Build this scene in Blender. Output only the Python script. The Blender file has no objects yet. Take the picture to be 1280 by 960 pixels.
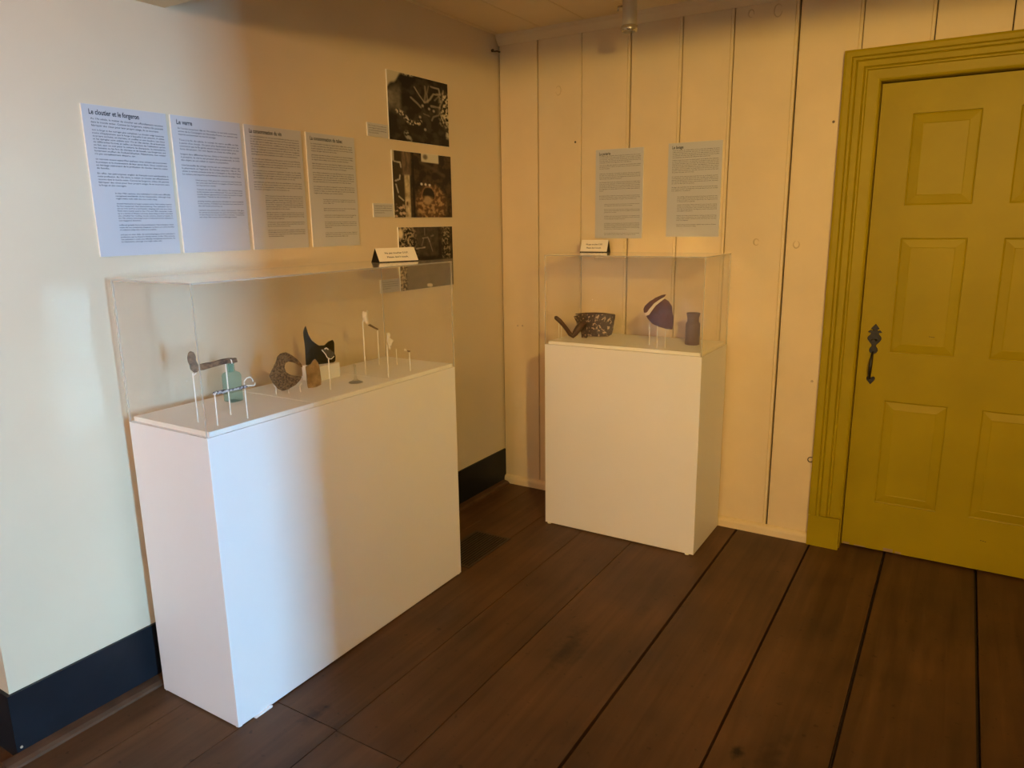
import bpy, bmesh, math, random
from mathutils import Vector, Matrix, noise
R_ = random.Random(7)
SC = bpy.context.scene
COL = SC.collection

# ------------------------------------------------------------------ materials
def mat(name, color, rough=0.6, spec=0.5, metal=0.0, noise_amt=0.0, noise_scale=8.0, bump=0.0, bump_scale=40.0, color2=None):
    m = bpy.data.materials.new(name); m.use_nodes = True
    nt = m.node_tree; b = nt.nodes['Principled BSDF']
    b.inputs['Base Color'].default_value = (*color, 1)
    b.inputs['Roughness'].default_value = rough
    b.inputs['Metallic'].default_value = metal
    b.inputs['Specular IOR Level'].default_value = spec
    if noise_amt > 0 or color2 is not None:
        tc = nt.nodes.new('ShaderNodeTexCoord'); n = nt.nodes.new('ShaderNodeTexNoise')
        n.inputs['Scale'].default_value = noise_scale; n.inputs['Detail'].default_value = 6
        nt.links.new(tc.outputs['Object'], n.inputs['Vector'])
        r = nt.nodes.new('ShaderNodeValToRGB')
        c2 = color2 if color2 is not None else tuple(c * (1 - noise_amt) for c in color)
        r.color_ramp.elements[0].position = 0.35; r.color_ramp.elements[0].color = (*c2, 1)
        r.color_ramp.elements[1].position = 0.62; r.color_ramp.elements[1].color = (*color, 1)
        nt.links.new(n.outputs['Fac'], r.inputs['Fac']); nt.links.new(r.outputs['Color'], b.inputs['Base Color'])
    if bump > 0:
        tc2 = nt.nodes.new('ShaderNodeTexCoord'); n2 = nt.nodes.new('ShaderNodeTexNoise')
        n2.inputs['Scale'].default_value = bump_scale; n2.inputs['Detail'].default_value = 4
        nt.links.new(tc2.outputs['Object'], n2.inputs['Vector'])
        bp = nt.nodes.new('ShaderNodeBump'); bp.inputs['Strength'].default_value = bump; bp.inputs['Distance'].default_value = 0.01
        nt.links.new(n2.outputs['Fac'], bp.inputs['Height']); nt.links.new(bp.outputs['Normal'], b.inputs['Normal'])
    return m

def clear_mat(name, tint=(1, 1, 1), rough=0.0, diffuse=0.0, dcol=(1, 1, 1), f0=0.04):
    """thin clear plastic / glass: straight transmission plus a Schlick reflection on either side of the sheet"""
    m = bpy.data.materials.new(name); m.use_nodes = True
    nt = m.node_tree; nt.nodes.clear(); N = nt.nodes.new; L = nt.links.new
    out = N('ShaderNodeOutputMaterial'); g = N('ShaderNodeNewGeometry')
    dot = N('ShaderNodeVectorMath'); dot.operation = 'DOT_PRODUCT'
    L(g.outputs['Normal'], dot.inputs[0]); L(g.outputs['Incoming'], dot.inputs[1])
    def M(op, a, b=None):
        n = N('ShaderNodeMath'); n.operation = op; n.use_clamp = False
        for i, v in enumerate((a, b)):
            if v is None: continue
            if isinstance(v, (int, float)): n.inputs[i].default_value = v
            else: L(v, n.inputs[i])
        return n.outputs[0]
    c = M('ABSOLUTE', dot.outputs['Value']); k = M('POWER', M('SUBTRACT', 1.0, c), 5.0)
    f = M('ADD', M('MULTIPLY', k, 1 - f0), f0)
    tr = N('ShaderNodeBsdfTransparent'); tr.inputs['Color'].default_value = (*tint, 1)
    gl = N('ShaderNodeBsdfGlossy'); gl.inputs['Roughness'].default_value = rough; gl.inputs['Color'].default_value = (1, 1, 1, 1)
    src = tr.outputs[0]
    if diffuse > 0:
        d = N('ShaderNodeBsdfDiffuse'); d.inputs['Color'].default_value = (*dcol, 1)
        tl = N('ShaderNodeBsdfTranslucent'); tl.inputs['Color'].default_value = (*dcol, 1)
        md = N('ShaderNodeMixShader'); md.inputs[0].default_value = 0.5; L(d.outputs[0], md.inputs[1]); L(tl.outputs[0], md.inputs[2])
        mx = N('ShaderNodeMixShader'); mx.inputs[0].default_value = diffuse; L(src, mx.inputs[1]); L(md.outputs[0], mx.inputs[2]); src = mx.outputs[0]
    mix = N('ShaderNodeMixShader'); L(f, mix.inputs[0]); L(src, mix.inputs[1]); L(gl.outputs[0], mix.inputs[2])
    L(mix.outputs[0], out.inputs['Surface'])
    return m

def floor_mat():
    m = bpy.data.materials.new('floor_planks'); m.use_nodes = True
    nt = m.node_tree; b = nt.nodes['Principled BSDF']; N = nt.nodes.new; L = nt.links.new
    tc = N('ShaderNodeTexCoord'); at = N('ShaderNodeAttribute'); at.attribute_name = 'tone'
    mp = N('ShaderNodeMapping'); mp.inputs['Scale'].default_value = (26, 1.6, 1)
    L(tc.outputs['Object'], mp.inputs['Vector'])
    sh = N('ShaderNodeVectorMath'); sh.operation = 'ADD'; L(mp.outputs[0], sh.inputs[0]); L(at.outputs['Vector'], sh.inputs[1])
    n1 = N('ShaderNodeTexNoise'); n1.inputs['Scale'].default_value = 1.0; n1.inputs['Detail'].default_value = 8; n1.inputs['Distortion'].default_value = 0.6
    L(sh.outputs[0], n1.inputs['Vector'])
    n2 = N('ShaderNodeTexNoise'); n2.inputs['Scale'].default_value = 3.2; n2.inputs['Detail'].default_value = 7; L(tc.outputs['Object'], n2.inputs['Vector'])
    n3 = N('ShaderNodeTexNoise'); n3.inputs['Scale'].default_value = 34; n3.inputs['Detail'].default_value = 3; L(tc.outputs['Object'], n3.inputs['Vector'])
    r1 = N('ShaderNodeValToRGB'); r1.color_ramp.elements[0].position = .3; r1.color_ramp.elements[0].color = (.070, .033, .0145, 1)
    r1.color_ramp.elements[1].position = .72; r1.color_ramp.elements[1].color = (.116, .056, .025, 1); L(n1.outputs['Fac'], r1.inputs['Fac'])
    r2 = N('ShaderNodeValToRGB'); r2.color_ramp.elements[0].position = .32; r2.color_ramp.elements[0].color = (.70, .70, .72, 1)
    r2.color_ramp.elements[1].position = .68; r2.color_ramp.elements[1].color = (1.12, 1.08, 1.0, 1); L(n2.outputs['Fac'], r2.inputs['Fac'])
    mx = N('ShaderNodeMix'); mx.data_type = 'RGBA'; mx.blend_type = 'MULTIPLY'; mx.inputs['Factor'].default_value = 1
    L(r1.outputs['Color'], mx.inputs['A']); L(r2.outputs['Color'], mx.inputs['B'])
    r3 = N('ShaderNodeValToRGB'); r3.color_ramp.elements[0].position = .27; r3.color_ramp.elements[0].color = (.45, .42, .42, 1)
    r3.color_ramp.elements[1].position = .34; r3.color_ramp.elements[1].color = (1, 1, 1, 1); L(n3.outputs['Fac'], r3.inputs['Fac'])
    mx2 = N('ShaderNodeMix'); mx2.data_type = 'RGBA'; mx2.blend_type = 'MULTIPLY'; mx2.inputs['Factor'].default_value = .8
    L(mx.outputs['Result'], mx2.inputs['A']); L(r3.outputs['Color'], mx2.inputs['B'])
    cur = mx2.outputs['Result']
    # knots: worn dark spots that belong to single boards
    for (kx, ky, rad, s) in [(1.16, -1.42, .085, .42), (1.13, -1.28, .05, .35), (1.835, -1.63, .028, .85), (1.93, -1.62, .06, .35), (1.95, -1.5, .03, .3), (.66, -2.52, .03, .5), (1.30, -1.0, .04, .25), (.62, -2.15, .05, .5)]:
        gm = N('ShaderNodeMapping'); gm.inputs['Location'].default_value = (-kx, -ky * .55, 0); gm.inputs['Scale'].default_value = (1, .55, 0)
        L(tc.outputs['Object'], gm.inputs['Vector'])
        ln = N('ShaderNodeVectorMath'); ln.operation = 'LENGTH'; L(gm.outputs[0], ln.inputs[0])
        ad = N('ShaderNodeMath'); ad.operation = 'MULTIPLY_ADD'; L(n3.outputs['Fac'], ad.inputs[0]); ad.inputs[1].default_value = rad * 1.6; L(ln.outputs['Value'], ad.inputs[2])
        mr = N('ShaderNodeMapRange'); L(ad.outputs[0], mr.inputs['Value']); mr.inputs['From Min'].default_value = rad * .9; mr.inputs['From Max'].default_value = rad * 1.6
        mr.inputs['To Min'].default_value = 1 - s; mr.inputs['To Max'].default_value = 1
        mk = N('ShaderNodeMix'); mk.data_type = 'RGBA'; mk.blend_type = 'MULTIPLY'; mk.inputs['Factor'].default_value = 1
        L(cur, mk.inputs['A']); L(mr.outputs['Result'], mk.inputs['B']); cur = mk.outputs['Result']
    hv = N('ShaderNodeHueSaturation'); L(cur, hv.inputs['Color'])
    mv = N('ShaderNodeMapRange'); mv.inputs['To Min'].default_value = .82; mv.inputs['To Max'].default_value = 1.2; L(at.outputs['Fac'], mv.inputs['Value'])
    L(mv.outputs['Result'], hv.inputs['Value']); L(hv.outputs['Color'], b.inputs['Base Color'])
    b.inputs['Roughness'].default_value = .5; b.inputs['Specular IOR Level'].default_value = .3
    bp = N('ShaderNodeBump'); bp.inputs['Strength'].default_value = .25; bp.inputs['Distance'].default_value = .004
    L(n1.outputs['Fac'], bp.inputs['Height']); L(bp.outputs['Normal'], b.inputs['Normal'])
    return m

def vcol_mat(name, rough=.35):
    m = bpy.data.materials.new(name); m.use_nodes = True
    nt = m.node_tree; b = nt.nodes['Principled BSDF']; a = nt.nodes.new('ShaderNodeAttribute'); a.attribute_name = 'ink'
    nt.links.new(a.outputs['Color'], b.inputs['Base Color']); b.inputs['Roughness'].default_value = rough
    b.inputs['Specular IOR Level'].default_value = .25
    return m

def daylight_mat(name, col, strength):
    m = bpy.data.materials.new(name); m.use_nodes = True
    nt = m.node_tree; nt.nodes.clear(); e = nt.nodes.new('ShaderNodeEmission'); o = nt.nodes.new('ShaderNodeOutputMaterial')
    e.inputs['Color'].default_value = (*col, 1); e.inputs['Strength'].default_value = strength; nt.links.new(e.outputs[0], o.inputs['Surface'])
    return m

M = dict(
    plaster=mat('cream_plaster', (.70, .59, .44), .75, .2, noise_amt=.04, noise_scale=2, bump=.12, bump_scale=5),
    boards=mat('cream_painted_boards', (.745, .605, .405), .5, .3, noise_amt=.06, noise_scale=3.5, bump=.06, bump_scale=9),
    ceil=mat('cream_ceiling_paint', (.80, .66, .45), .6, .25, noise_amt=.05, noise_scale=3),
    crevice=mat('dark_crevice', (.03, .018, .01), .9),
    knot=mat('knot_showing_through', (.60, .46, .28), .6),
    black=mat('blue_black_paint', (.008, .010, .016), .45, .35, noise_amt=.25, noise_scale=9),
    ochre=mat('mustard_paint', (.36, .268, .002), .45, .22, noise_amt=.10, noise_scale=4, bump=.05, bump_scale=20),
    chip=mat('worn_wood', (.30, .20, .11), .8),
    iron=mat('black_iron', (.012, .010, .009), .42, .5, bump=.2, bump_scale=120),
    floor=floor_mat(),
    shoe=mat('shoe_brown', (.105, .052, .028), .5, .3, noise_amt=.35, noise_scale=12),
    white=mat('white_painted_board', (.83, .805, .82), .42, .35, noise_amt=.015, noise_scale=3),
    deck=mat('white_deck', (.86, .84, .81), .5, .3),
    acrylic=clear_mat('clear_acrylic', (1.0, 1.0, 1.0), .12, f0=.03),
    edge=clear_mat('acrylic_edge', (.90, .90, .88), .2, .34, (.95, .93, .9)),
    foam=mat('white_foam_board', (.82, .80, .76), .6),
    blue=mat('pale_blue_print', (.545, .55, .60), .5, .3),
    ink=mat('dark_ink', (.030, .036, .052), .6, .2),
    print=vcol_mat('photograph_print'),
    cardboard=mat('black_card', (.006, .005, .005), .6, .2),
    cardwhite=mat('cream_card', (.80, .74, .66), .6),
    rod=mat('white_rod', (.85, .83, .78), .4),
    rust=mat('rusted_iron', (.24, .145, .085), .8, .25, color2=(.07, .045, .035), noise_scale=60, bump=.5, bump_scale=150),
    keyiron=mat('flaked_iron', (.48, .45, .47), .5, .5, metal=.3, color2=(.045, .032, .036), noise_scale=110, bump=.4, bump_scale=200),
    crust=mat('crusted_brown_iron', (.20, .135, .07), .75, .3, color2=(.045, .027, .016), noise_scale=170, bump=.7, bump_scale=120),
    darkglass=mat('dark_bottle_glass', (.010, .0075, .006), .22, .5, noise_amt=.4, noise_scale=30),
    stone=mat('tan_stone', (.36, .235, .105), .75, .25, color2=(.20, .125, .055), noise_scale=30, bump=.4, bump_scale=90),
    aqua=clear_mat('aqua_glass', (.70, .87, .85), .04, .13, (.48, .77, .78)),
    clearglass=clear_mat('clear_old_glass', (.90, .90, .87), .05, .07, (.75, .75, .7)),
    clay=mat('white_pipe_clay', (.82, .74, .62), .6, .3, noise_amt=.12, noise_scale=80),
    stained=mat('stained_clay', (.20, .13, .075), .6),
    glaze=mat('brown_flaked_glaze', (.038, .019, .012), .3, .5, color2=(.50, .36, .24), noise_scale=85, bump=.4, bump_scale=80),
    brown=mat('brown_glaze', (.085, .034, .018), .35, .5, noise_amt=.4, noise_scale=30),
    purple=mat('purple_brown_glaze', (.125, .048, .028), .3, .4, noise_amt=.35, noise_scale=18),
    plasterline=mat('white_mend', (.75, .66, .55), .7),
    jar=mat('grey_stoneware', (.20, .14, .105), .45, .4, noise_amt=.15, noise_scale=25),
    grey=mat('grey_metal', (.60, .53, .40), .42, .5, metal=.2),
    chrome=mat('bright_rim', (.62, .58, .52), .25, .6, metal=.8),
    lens=mat('dark_lens', (.05, .045, .04), .15),
    ventmetal=mat('brown_register', (.065, .04, .024), .5, .4, metal=.2),
    ventdark=mat('duct_dark', (.006, .004, .003), .9),
    brass=mat('dull_metal', (.10, .075, .05), .45, .5, metal=.5),
    screw=mat('pale_screw', (.55, .43, .32), .5),
)
r = [n for n in M['keyiron'].node_tree.nodes if n.type == 'VALTORGB'][0]; r.color_ramp.elements[0].position = .46; r.color_ramp.elements[1].position = .54
# flaked glaze: invert so most of it is dark
for nm in ('glaze',):
    r = [n for n in M[nm].node_tree.nodes if n.type == 'VALTORGB'][0]
    r.color_ramp.elements[0].position = .37; r.color_ramp.elements[1].position = .45
    r.color_ramp.elements[0].color = (.50, .36, .24, 1); r.color_ramp.elements[1].color = (.042, .021, .013, 1)

# ------------------------------------------------------------------ mesh helpers
def box(bm, x0, x1, y0, y1, z0, z1, mi=0):
    v = [bm.verts.new(p) for p in ((x0, y0, z0), (x1, y0, z0), (x1, y1, z0), (x0, y1, z0), (x0, y0, z1), (x1, y0, z1), (x1, y1, z1), (x0, y1, z1))]
    fs = []
    for q in ((0, 3, 2, 1), (4, 5, 6, 7), (0, 1, 5, 4), (1, 2, 6, 5), (2, 3, 7, 6), (3, 0, 4, 7)):
        f = bm.faces.new([v[i] for i in q]); f.material_index = mi; fs.append(f)
    return fs
def bevel(bm, w, seg=2, edges=None):
    bmesh.ops.bevel(bm, geom=list(edges if edges is not None else bm.edges), offset=w, segments=seg, profile=.5, affect='EDGES', clamp_overlap=True)
def B(*a, bev=0, seg=2):
    bm = bmesh.new(); box(bm, *a)
    if bev: bevel(bm, bev, seg)
    return bm
def prism(bm, poly, axis, a, b, mi=0):
    """extrude a 2-D polygon along an axis from a to b"""
    def P(p, t):
        return {'x': (t, p[0], p[1]), 'y': (p[0], t, p[1]), 'z': (p[0], p[1], t)}[axis]
    v0 = [bm.verts.new(P(p, a)) for p in poly]; v1 = [bm.verts.new(P(p, b)) for p in poly]
    n = len(poly); fs = [bm.faces.new(v0[::-1]), bm.faces.new(v1)]
    for i in range(n): fs.append(bm.faces.new((v0[i], v0[(i + 1) % n], v1[(i + 1) % n], v1[i])))
    for f in fs: f.material_index = mi
    return fs
def lathe(bm, c, prof, n=32, mi=0):
    rings = []
    for r, z in prof:
        rings.append([bm.verts.new((c[0] + r * math.cos(2 * math.pi * i / n), c[1] + r * math.sin(2 * math.pi * i / n), c[2] + z)) for i in range(n)])
    for k in range(len(rings) - 1):
        for i in range(n):
            f = bm.faces.new((rings[k][i], rings[k][(i + 1) % n], rings[k + 1][(i + 1) % n], rings[k + 1][i])); f.material_index = mi; f.smooth = True
    bm.faces.new(rings[0][::-1]).material_index = mi; bm.faces.new(rings[-1]).material_index = mi
def tube(bm, pts, rad, n=10, mi=0):
    pts = [Vector(p) for p in pts]
    rads = rad if isinstance(rad, (list, tuple)) else [rad] * len(pts)
    rings = []; prev = None
    for i, p in enumerate(pts):
        t = (pts[min(i + 1, len(pts) - 1)] - pts[max(i - 1, 0)]).normalized()
        if prev is None:
            u = t.cross(Vector((0, 0, 1)) if abs(t.z) < .9 else Vector((1, 0, 0))).normalized()
        else:
            u = (prev - t * prev.dot(t)).normalized()
        prev = u; w = t.cross(u)
        rings.append([bm.verts.new(p + rads[i] * (u * math.cos(2 * math.pi * k / n) + w * math.sin(2 * math.pi * k / n))) for k in range(n)])
    for a, b in zip(rings, rings[1:]):
        for k in range(n):
            f = bm.faces.new((a[k], a[(k + 1) % n], b[(k + 1) % n], b[k])); f.smooth = True; f.material_index = mi
    bm.faces.new(rings[0][::-1]).material_index = mi; bm.faces.new(rings[-1]).material_index = mi
def slab(outline, base, nrm, th, curve=0.0, rough=0.0, cuts=1, off=0.0, bev=.0012, dome=0.0):
    """a solid of real thickness with the given outline (s along the wall, t up), standing on base and facing nrm; curve bends it like a shard"""
    n = Vector((nrm[0], nrm[1], 0)).normalized(); s = Vector((-n.y, n.x, 0)); base = Vector(base)
    bm = bmesh.new()
    vs = [bm.verts.new((p[0], 0, p[1])) for p in outline]
    f = bm.faces.new(vs)
    r = bmesh.ops.extrude_face_region(bm, geom=[f])
    for v in [g for g in r['geom'] if isinstance(g, bmesh.types.BMVert)]: v.co.y += th
    bmesh.ops.recalc_face_normals(bm, faces=bm.faces)
    if bev: bevel(bm, bev, 2)
    bmesh.ops.triangulate(bm, faces=bm.faces)
    if cuts:
        long = [e for e in bm.edges if e.calc_length() > .012]
        bmesh.ops.subdivide_edges(bm, edges=long, cuts=cuts, use_grid_fill=True)
        bmesh.ops.triangulate(bm, faces=bm.faces)
    cs = sum(p[0] for p in outline) / len(outline); ct = sum(p[1] for p in outline) / len(outline)
    for v in bm.verts:
        a, d, t = v.co.x, v.co.y, v.co.z
        d2 = d - th / 2 - curve * (a - cs) ** 2 - dome * ((a - cs) ** 2 + (t - ct) ** 2) + off
        p = base + s * a + n * d2 + Vector((0, 0, t))
        if rough:
            k = noise.noise_vector(p * 90) * rough
            p += k
        v.co = p
    bmesh.ops.recalc_face_normals(bm, faces=bm.faces)
    return bm

def obj(name, bm, mats, parent=None, smooth=False, loc=None):
    me = bpy.data.meshes.new(name)
    o = bpy.data.objects.new(name, me); COL.objects.link(o)
    org = Vector((0, 0, 0))
    if parent is not None:
        o.parent = parent; p = parent
        while p is not None: org += p.location; p = p.parent
    elif loc is not None:
        org = Vector(loc); o.location = org
    bmesh.ops.translate(bm, verts=bm.verts, vec=-org)
    bm.to_mesh(me); bm.free()
    for m in (mats if isinstance(mats, (list, tuple)) else [mats]): me.materials.append(m)
    if smooth:
        for p in me.polygons: p.use_smooth = True
    return o
def tag(o, label=None, cat=None, group=None, kind=None):
    if label: o['label'] = label
    if cat: o['category'] = cat
    if group: o['group'] = group
    if kind: o['kind'] = kind
    return o
def thing(name, loc, label, cat, group=None):
    o = bpy.data.objects.new(name, None); COL.objects.link(o); o.location = loc; o.empty_display_size = .05
    return tag(o, label, cat, group)
def struct(name, bm, mats, parent=None, **k):
    o = obj(name, bm, mats, parent, **k)
    if parent is None: o['kind'] = 'structure'
    return o

# ------------------------------------------------------------------ lettering
_tc = {}
def glyphs(text, bold=0.0):
    key = (text, bold)
    if key in _tc: return _tc[key]
    cu = bpy.data.curves.new('lettering', 'FONT'); cu.body = text; cu.size = 1; cu.resolution_u = 2; cu.offset = bold; cu.dimensions = '2D'; cu.fill_mode = 'FRONT'
    o = bpy.data.objects.new('lettering', cu); me = o.to_mesh()
    vs = [(v.co.x, v.co.y) for v in me.vertices]; fs = [tuple(p.vertices) for p in me.polygons]
    o.to_mesh_clear(); bpy.data.objects.remove(o); bpy.data.curves.remove(cu)
    _tc[key] = (vs, fs); return vs, fs
def write(bm, text, org, right, up, size, width=None, bold=0.0, align='L'):
    """one line of lettering on the plane org/right/up; width squeezes or stretches it to that length"""
    vs, fs = glyphs(text, bold)
    if not vs: return 0
    x0 = min(v[0] for v in vs); x1 = max(v[0] for v in vs); sx = size
    if width: sx = width / (x1 - x0)
    sh = 0 if align == 'L' else -(x1 - x0) * sx / 2
    bv = [bm.verts.new(org + right * ((x - x0) * sx + sh) + up * (y * size)) for x, y in vs]
    for f in fs:
        try: bm.faces.new([bv[i] for i in f])
        except ValueError: pass
    return (x1 - x0) * sx
def wrap(words, n, cpl, last):
    lines = []; i = 0
    for k in range(n):
        tgt = cpl if k < n - 1 else max(6, int(cpl * last)); cur = ''
        while len(cur) < tgt - 3:
            cur += (' ' if cur else '') + words[i % len(words)]; i += 1
        if k == n - 1: cur = cur.rstrip(',.') + '.'
        lines.append(cur)
    return lines

# ================================================================== SETTING
H = 2.526
XR = 2.95            # right wall
# floor boards run from the back wall towards the camera
edges = [-2.4, -2.1, -1.8, -1.5, -1.2, -.9, -.6, -.3, -.02, .205, .465, .738, 1.006, 1.412, 1.762, 2.082, 2.446, 2.78, 3.1, 3.4, 3.7, 4.0, 4.3, 4.6, 4.9, 5.2, 5.5, 5.8, 6.25]
gap = {1.412: .011, 1.762: .009, 2.082: .011, 2.446: .012, 2.78: .008, .738: .003, 1.006: .0035}
cuts = {.205: [-2.70], .465: [-2.168], .738: [-2.172]}
bm = bmesh.new(); tl = bm.faces.layers.float.new('tone')
for a, b in zip(edges, edges[1:]):
    ga = gap.get(a, .0025) / 2; gb = gap.get(b, .0025) / 2
    ys = [-6.3] + cuts.get(a, []) + [.15]
    for y0, y1 in zip(ys, ys[1:]):
        t = R_.random()
        tone = {1.006: .62, .738: .45, .465: .5, 1.412: .55, 1.762: .5, 2.082: .42, 2.446: .5}.get(a, t)
        g2 = .0018 if len(ys) > 2 else 0
        for f in box(bm, a + ga, b - gb, y0 + g2, y1 - g2, -.03, 0): f[tl] = 2.0 if (len(ys) > 2 and y0 < -3) else 1.9 if (b < .47) else tone  # near and left boards: different wood, tone also raised to imitate cool daylight
box(bm, -2.5, 6.3, -6.4, .2, -.06, -.03, 1)
for f in bm.faces:
    if f.material_index == 1: f[tl] = 0
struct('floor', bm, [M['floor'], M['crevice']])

# left wall (plaster), ends in a corner near the camera and returns to the left
struct('wall_left', B(-.12, 0, -2.737, .2, 0, H), M['plaster'])
struct('wall_front_left', B(-2.4, -.12, -2.737, -2.617, 0, H), M['plaster'])
struct('wall_far_left', B(-2.52, -2.4, -6.3, -2.617, 0, H), M['plaster'])
# back wall: vertical painted boards around the door opening
bm = bmesh.new()
se = [0.008, .245, .503, .77, 1.03, 1.27, 1.55, 1.805, 2.07, 2.33, 2.60, 2.95]
gp = {.008: 0, .245: .006, .503: .0025, .77: .007, 1.03: .004, 1.27: .004, 1.55: .008, 1.805: .003, 2.07: .004}
bead = {1.03, 1.27, 1.55, 1.805, 2.07, .77}
def board(x0, x1, z0, z1, bd):
    c = .0025
    pl = [(x0, .03), (x0, c), (x0 + c, 0), ]
    if bd: pl += [(x1 - .0145, 0), (x1 - .013, .003), (x1 - .0115, 0)]
    pl += [(x1 - c, 0), (x1, c), (x1, .03)]
    prism(bm, pl, 'z', z0, z1)
DX0, DX1, DZ = 1.885, 2.757, 2.106
for a, b in zip(se, se[1:]):
    x0 = a + gp.get(a, .004) / 2; x1 = b - gp.get(b, .004) / 2; bd = b in bead
    if x1 <= DX0 or x0 >= DX1: board(x0, x1, 0, H, bd)
    else:
        board(x0, x1, DZ, H, bd)
        if x0 < DX0: board(x0, DX0, 0, DZ, False)
        if x1 > DX1: board(DX1, x1, 0, DZ, False)
box(bm, -.02, DX0, .03, .12, 0, H, 1); box(bm, DX1, 3.07, .03, .12, 0, H, 1); box(bm, DX0, DX1, .03, .12, DZ, H, 1)
for (kx, kz, r, ry) in [(.369, 2.214, .016, 1.4), (1.341, 2.44, .012, 1.3), (1.457, 2.436, .017, 1.5), (.60, 1.36, .014, 1.2), (1.42, 1.44, .012, 1.2), (1.60, 1.43, .013, 1.2)]:
    n0 = 18
    tube(bm, [(kx + r * math.cos(5.6 * i / n0 + kx * 9), .0008, kz + r * ry * math.sin(5.6 * i / n0 + kx * 9)) for i in range(n0 + 1)], [.0012 + .0022 * math.sin(math.pi * i / n0) for i in range(n0 + 1)], 6, 2)
struct('wall_back', bm, [M['boards'], M['crevice'], M['knot']])
# right wall ends at a cased opening to the next room, where the daylight comes from
JY = -3.05
HZ = 1.94
bm = bmesh.new(); box(bm, XR, XR + .12, JY, .0, 0, H); box(bm, XR, XR + .12, -6.2, JY, HZ, H); box(bm, XR, XR + .12, -6.2, -5.0, 0, HZ)
struct('wall_right', bm, M['plaster'])
# next room
bm = bmesh.new()
WY0, WY1, WZ0, WZ1 = -4.66, -4.20, .95, 2.25
box(bm, 6.2, 6.32, -6.3, WY0, 0, H); box(bm, 6.2, 6.32, WY1, .12, 0, H); box(bm, 6.2, 6.32, WY0, WY1, 0, WZ0); box(bm, 6.2, 6.32, WY0, WY1, WZ1, H)
struct('wall_far_right', bm, M['plaster'])
struct('wall_next_room', B(3.07, 6.3, .0, .12, 0, H), M['plaster'])
# rear wall behind the camera, with a window opening added for fill light
RX0, RX1, RZ0, RZ1 = .15, .85, .85, 1.95
bm = bmesh.new()
SX0, SX1 = -.80, -.52
box(bm, -2.5, SX0, -6.3, -6.2, 0, H); box(bm, SX1, RX0, -6.3, -6.2, 0, H); box(bm, SX0, SX1, -6.3, -6.2, .62, H); box(bm, RX1, 6.3, -6.3, -6.2, 0, H); box(bm, RX0, RX1, -6.3, -6.2, 0, RZ0); box(bm, RX0, RX1, -6.3, -6.2, RZ1, H)
struct('wall_rear', bm, M['plaster'])
# ceiling boards run front to back
bm = bmesh.new()
ce = [-2.5 + .2529 * k for k in range(11)] ; ce = [x - (ce[-1] - .030) for x in ce]
xs = [.030]
while xs[-1] < 6.4: xs.append(xs[-1] + .2528)
xs = [x for x in ce[:-1] if x > -2.6] + xs
for a, b in zip(xs, xs[1:]): box(bm, a + .0015, b - .0015, -6.3, .12, H, H + .02)
box(bm, -2.6, 6.5, -6.4, .2, H + .02, H + .06, 1)
struct('ceiling', bm, [M['ceil'], M['crevice']])
# dropped beam across the opening above the camera
struct('beam', B(.0, XR, -2.62, -1.985, 2.229, H), M['ceil'])
# cornice on the back wall, small moulded board at its foot
bm = bmesh.new(); prism(bm, [(0.0, 2.474), (-.006, 2.474), (-.012, 2.482), (-.028, 2.505), (-.032, 2.526), (0, 2.526)], 'x', 0.004, XR); 
struct('trim_1', bm, M['boards'])
bm = bmesh.new()
for a, b in ((.012, 1.748), (2.90, XR)): prism(bm, [(0, 0), (-.022, 0), (-.022, .030), (-.019, .040), (-.010, .047), (0, .050)], 'x', a, b)
struct('baseboard_back', bm, M['boards'])
# black painted skirting along the left wall, brown shoe moulding below it
bm = bmesh.new(); box(bm, 0, .010, -2.747, -.0, 0, .209); box(bm, -2.4, 0.0, -2.747, -2.737, 0, .209)
struct('baseboard_left', bm, M['black'])
bm = bmesh.new(); prism(bm, [(.010, 0), (.052, 0), (.050, .008), (.040, .016), (.022, .020), (.010, .021)], 'y', -2.79, -.03)
struct('trim_2', bm, M['shoe'])
bm = bmesh.new(); tube(bm, [(.012, -2.735, .036), (.0145, -2.735, .036)], .004, 10)
tag(obj('nail', bm, M['screw'], loc=(.012, -2.735, .036)), 'pale nail head in the end of the black skirting', 'nail')

# ------------------------------------------------------------------ door
CA = 0.0
bm = bmesh.new()
prof = [(.146, .0), (.146, -.026), (.136, -.030), (.116, -.030), (.112, -.024), (.109, -.029), (.099, -.029), (.095, -.022), (.091, -.026), (.068, -.026), (.064, -.019), (.060, -.023), (.054, -.023), (.050, -.016), (.012, -.014), (.006, -.012), (0, -.006), (0, 0.0)]
L0, R0, T0 = 1.891, 2.751, 2.099
zk = .902
rows = []
for o, d in prof:
    rows.append([bm.verts.new(p) for p in ((L0 - o, d, .155), (L0 - o, d, T0 + o * zk), (R0 + o, d, T0 + o * zk), (R0 + o, d, .155))])
for a, b in zip(rows, rows[1:]):
    for k in range(3): bm.faces.new((a[k], a[k + 1], b[k + 1], b[k]))
for k in (0, 3): bm.faces.new([r[k] for r in rows])
box(bm, L0 - .144, L0 - .004, -.031, 0, 0, .154); box(bm, R0 + .004, R0 + .144, -.031, 0, 0, .154)
# jamb lining
box(bm, DX0, L0, 0, .10, 0, T0 + .007); box(bm, R0, DX1, 0, .10, 0, T0 + .007); box(bm, L0, R0, 0, .10, T0, T0 + .007)
bmesh.ops.recalc_face_normals(bm, faces=bm.faces)
struct('trim_3', bm, M['ochre'])

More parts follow.
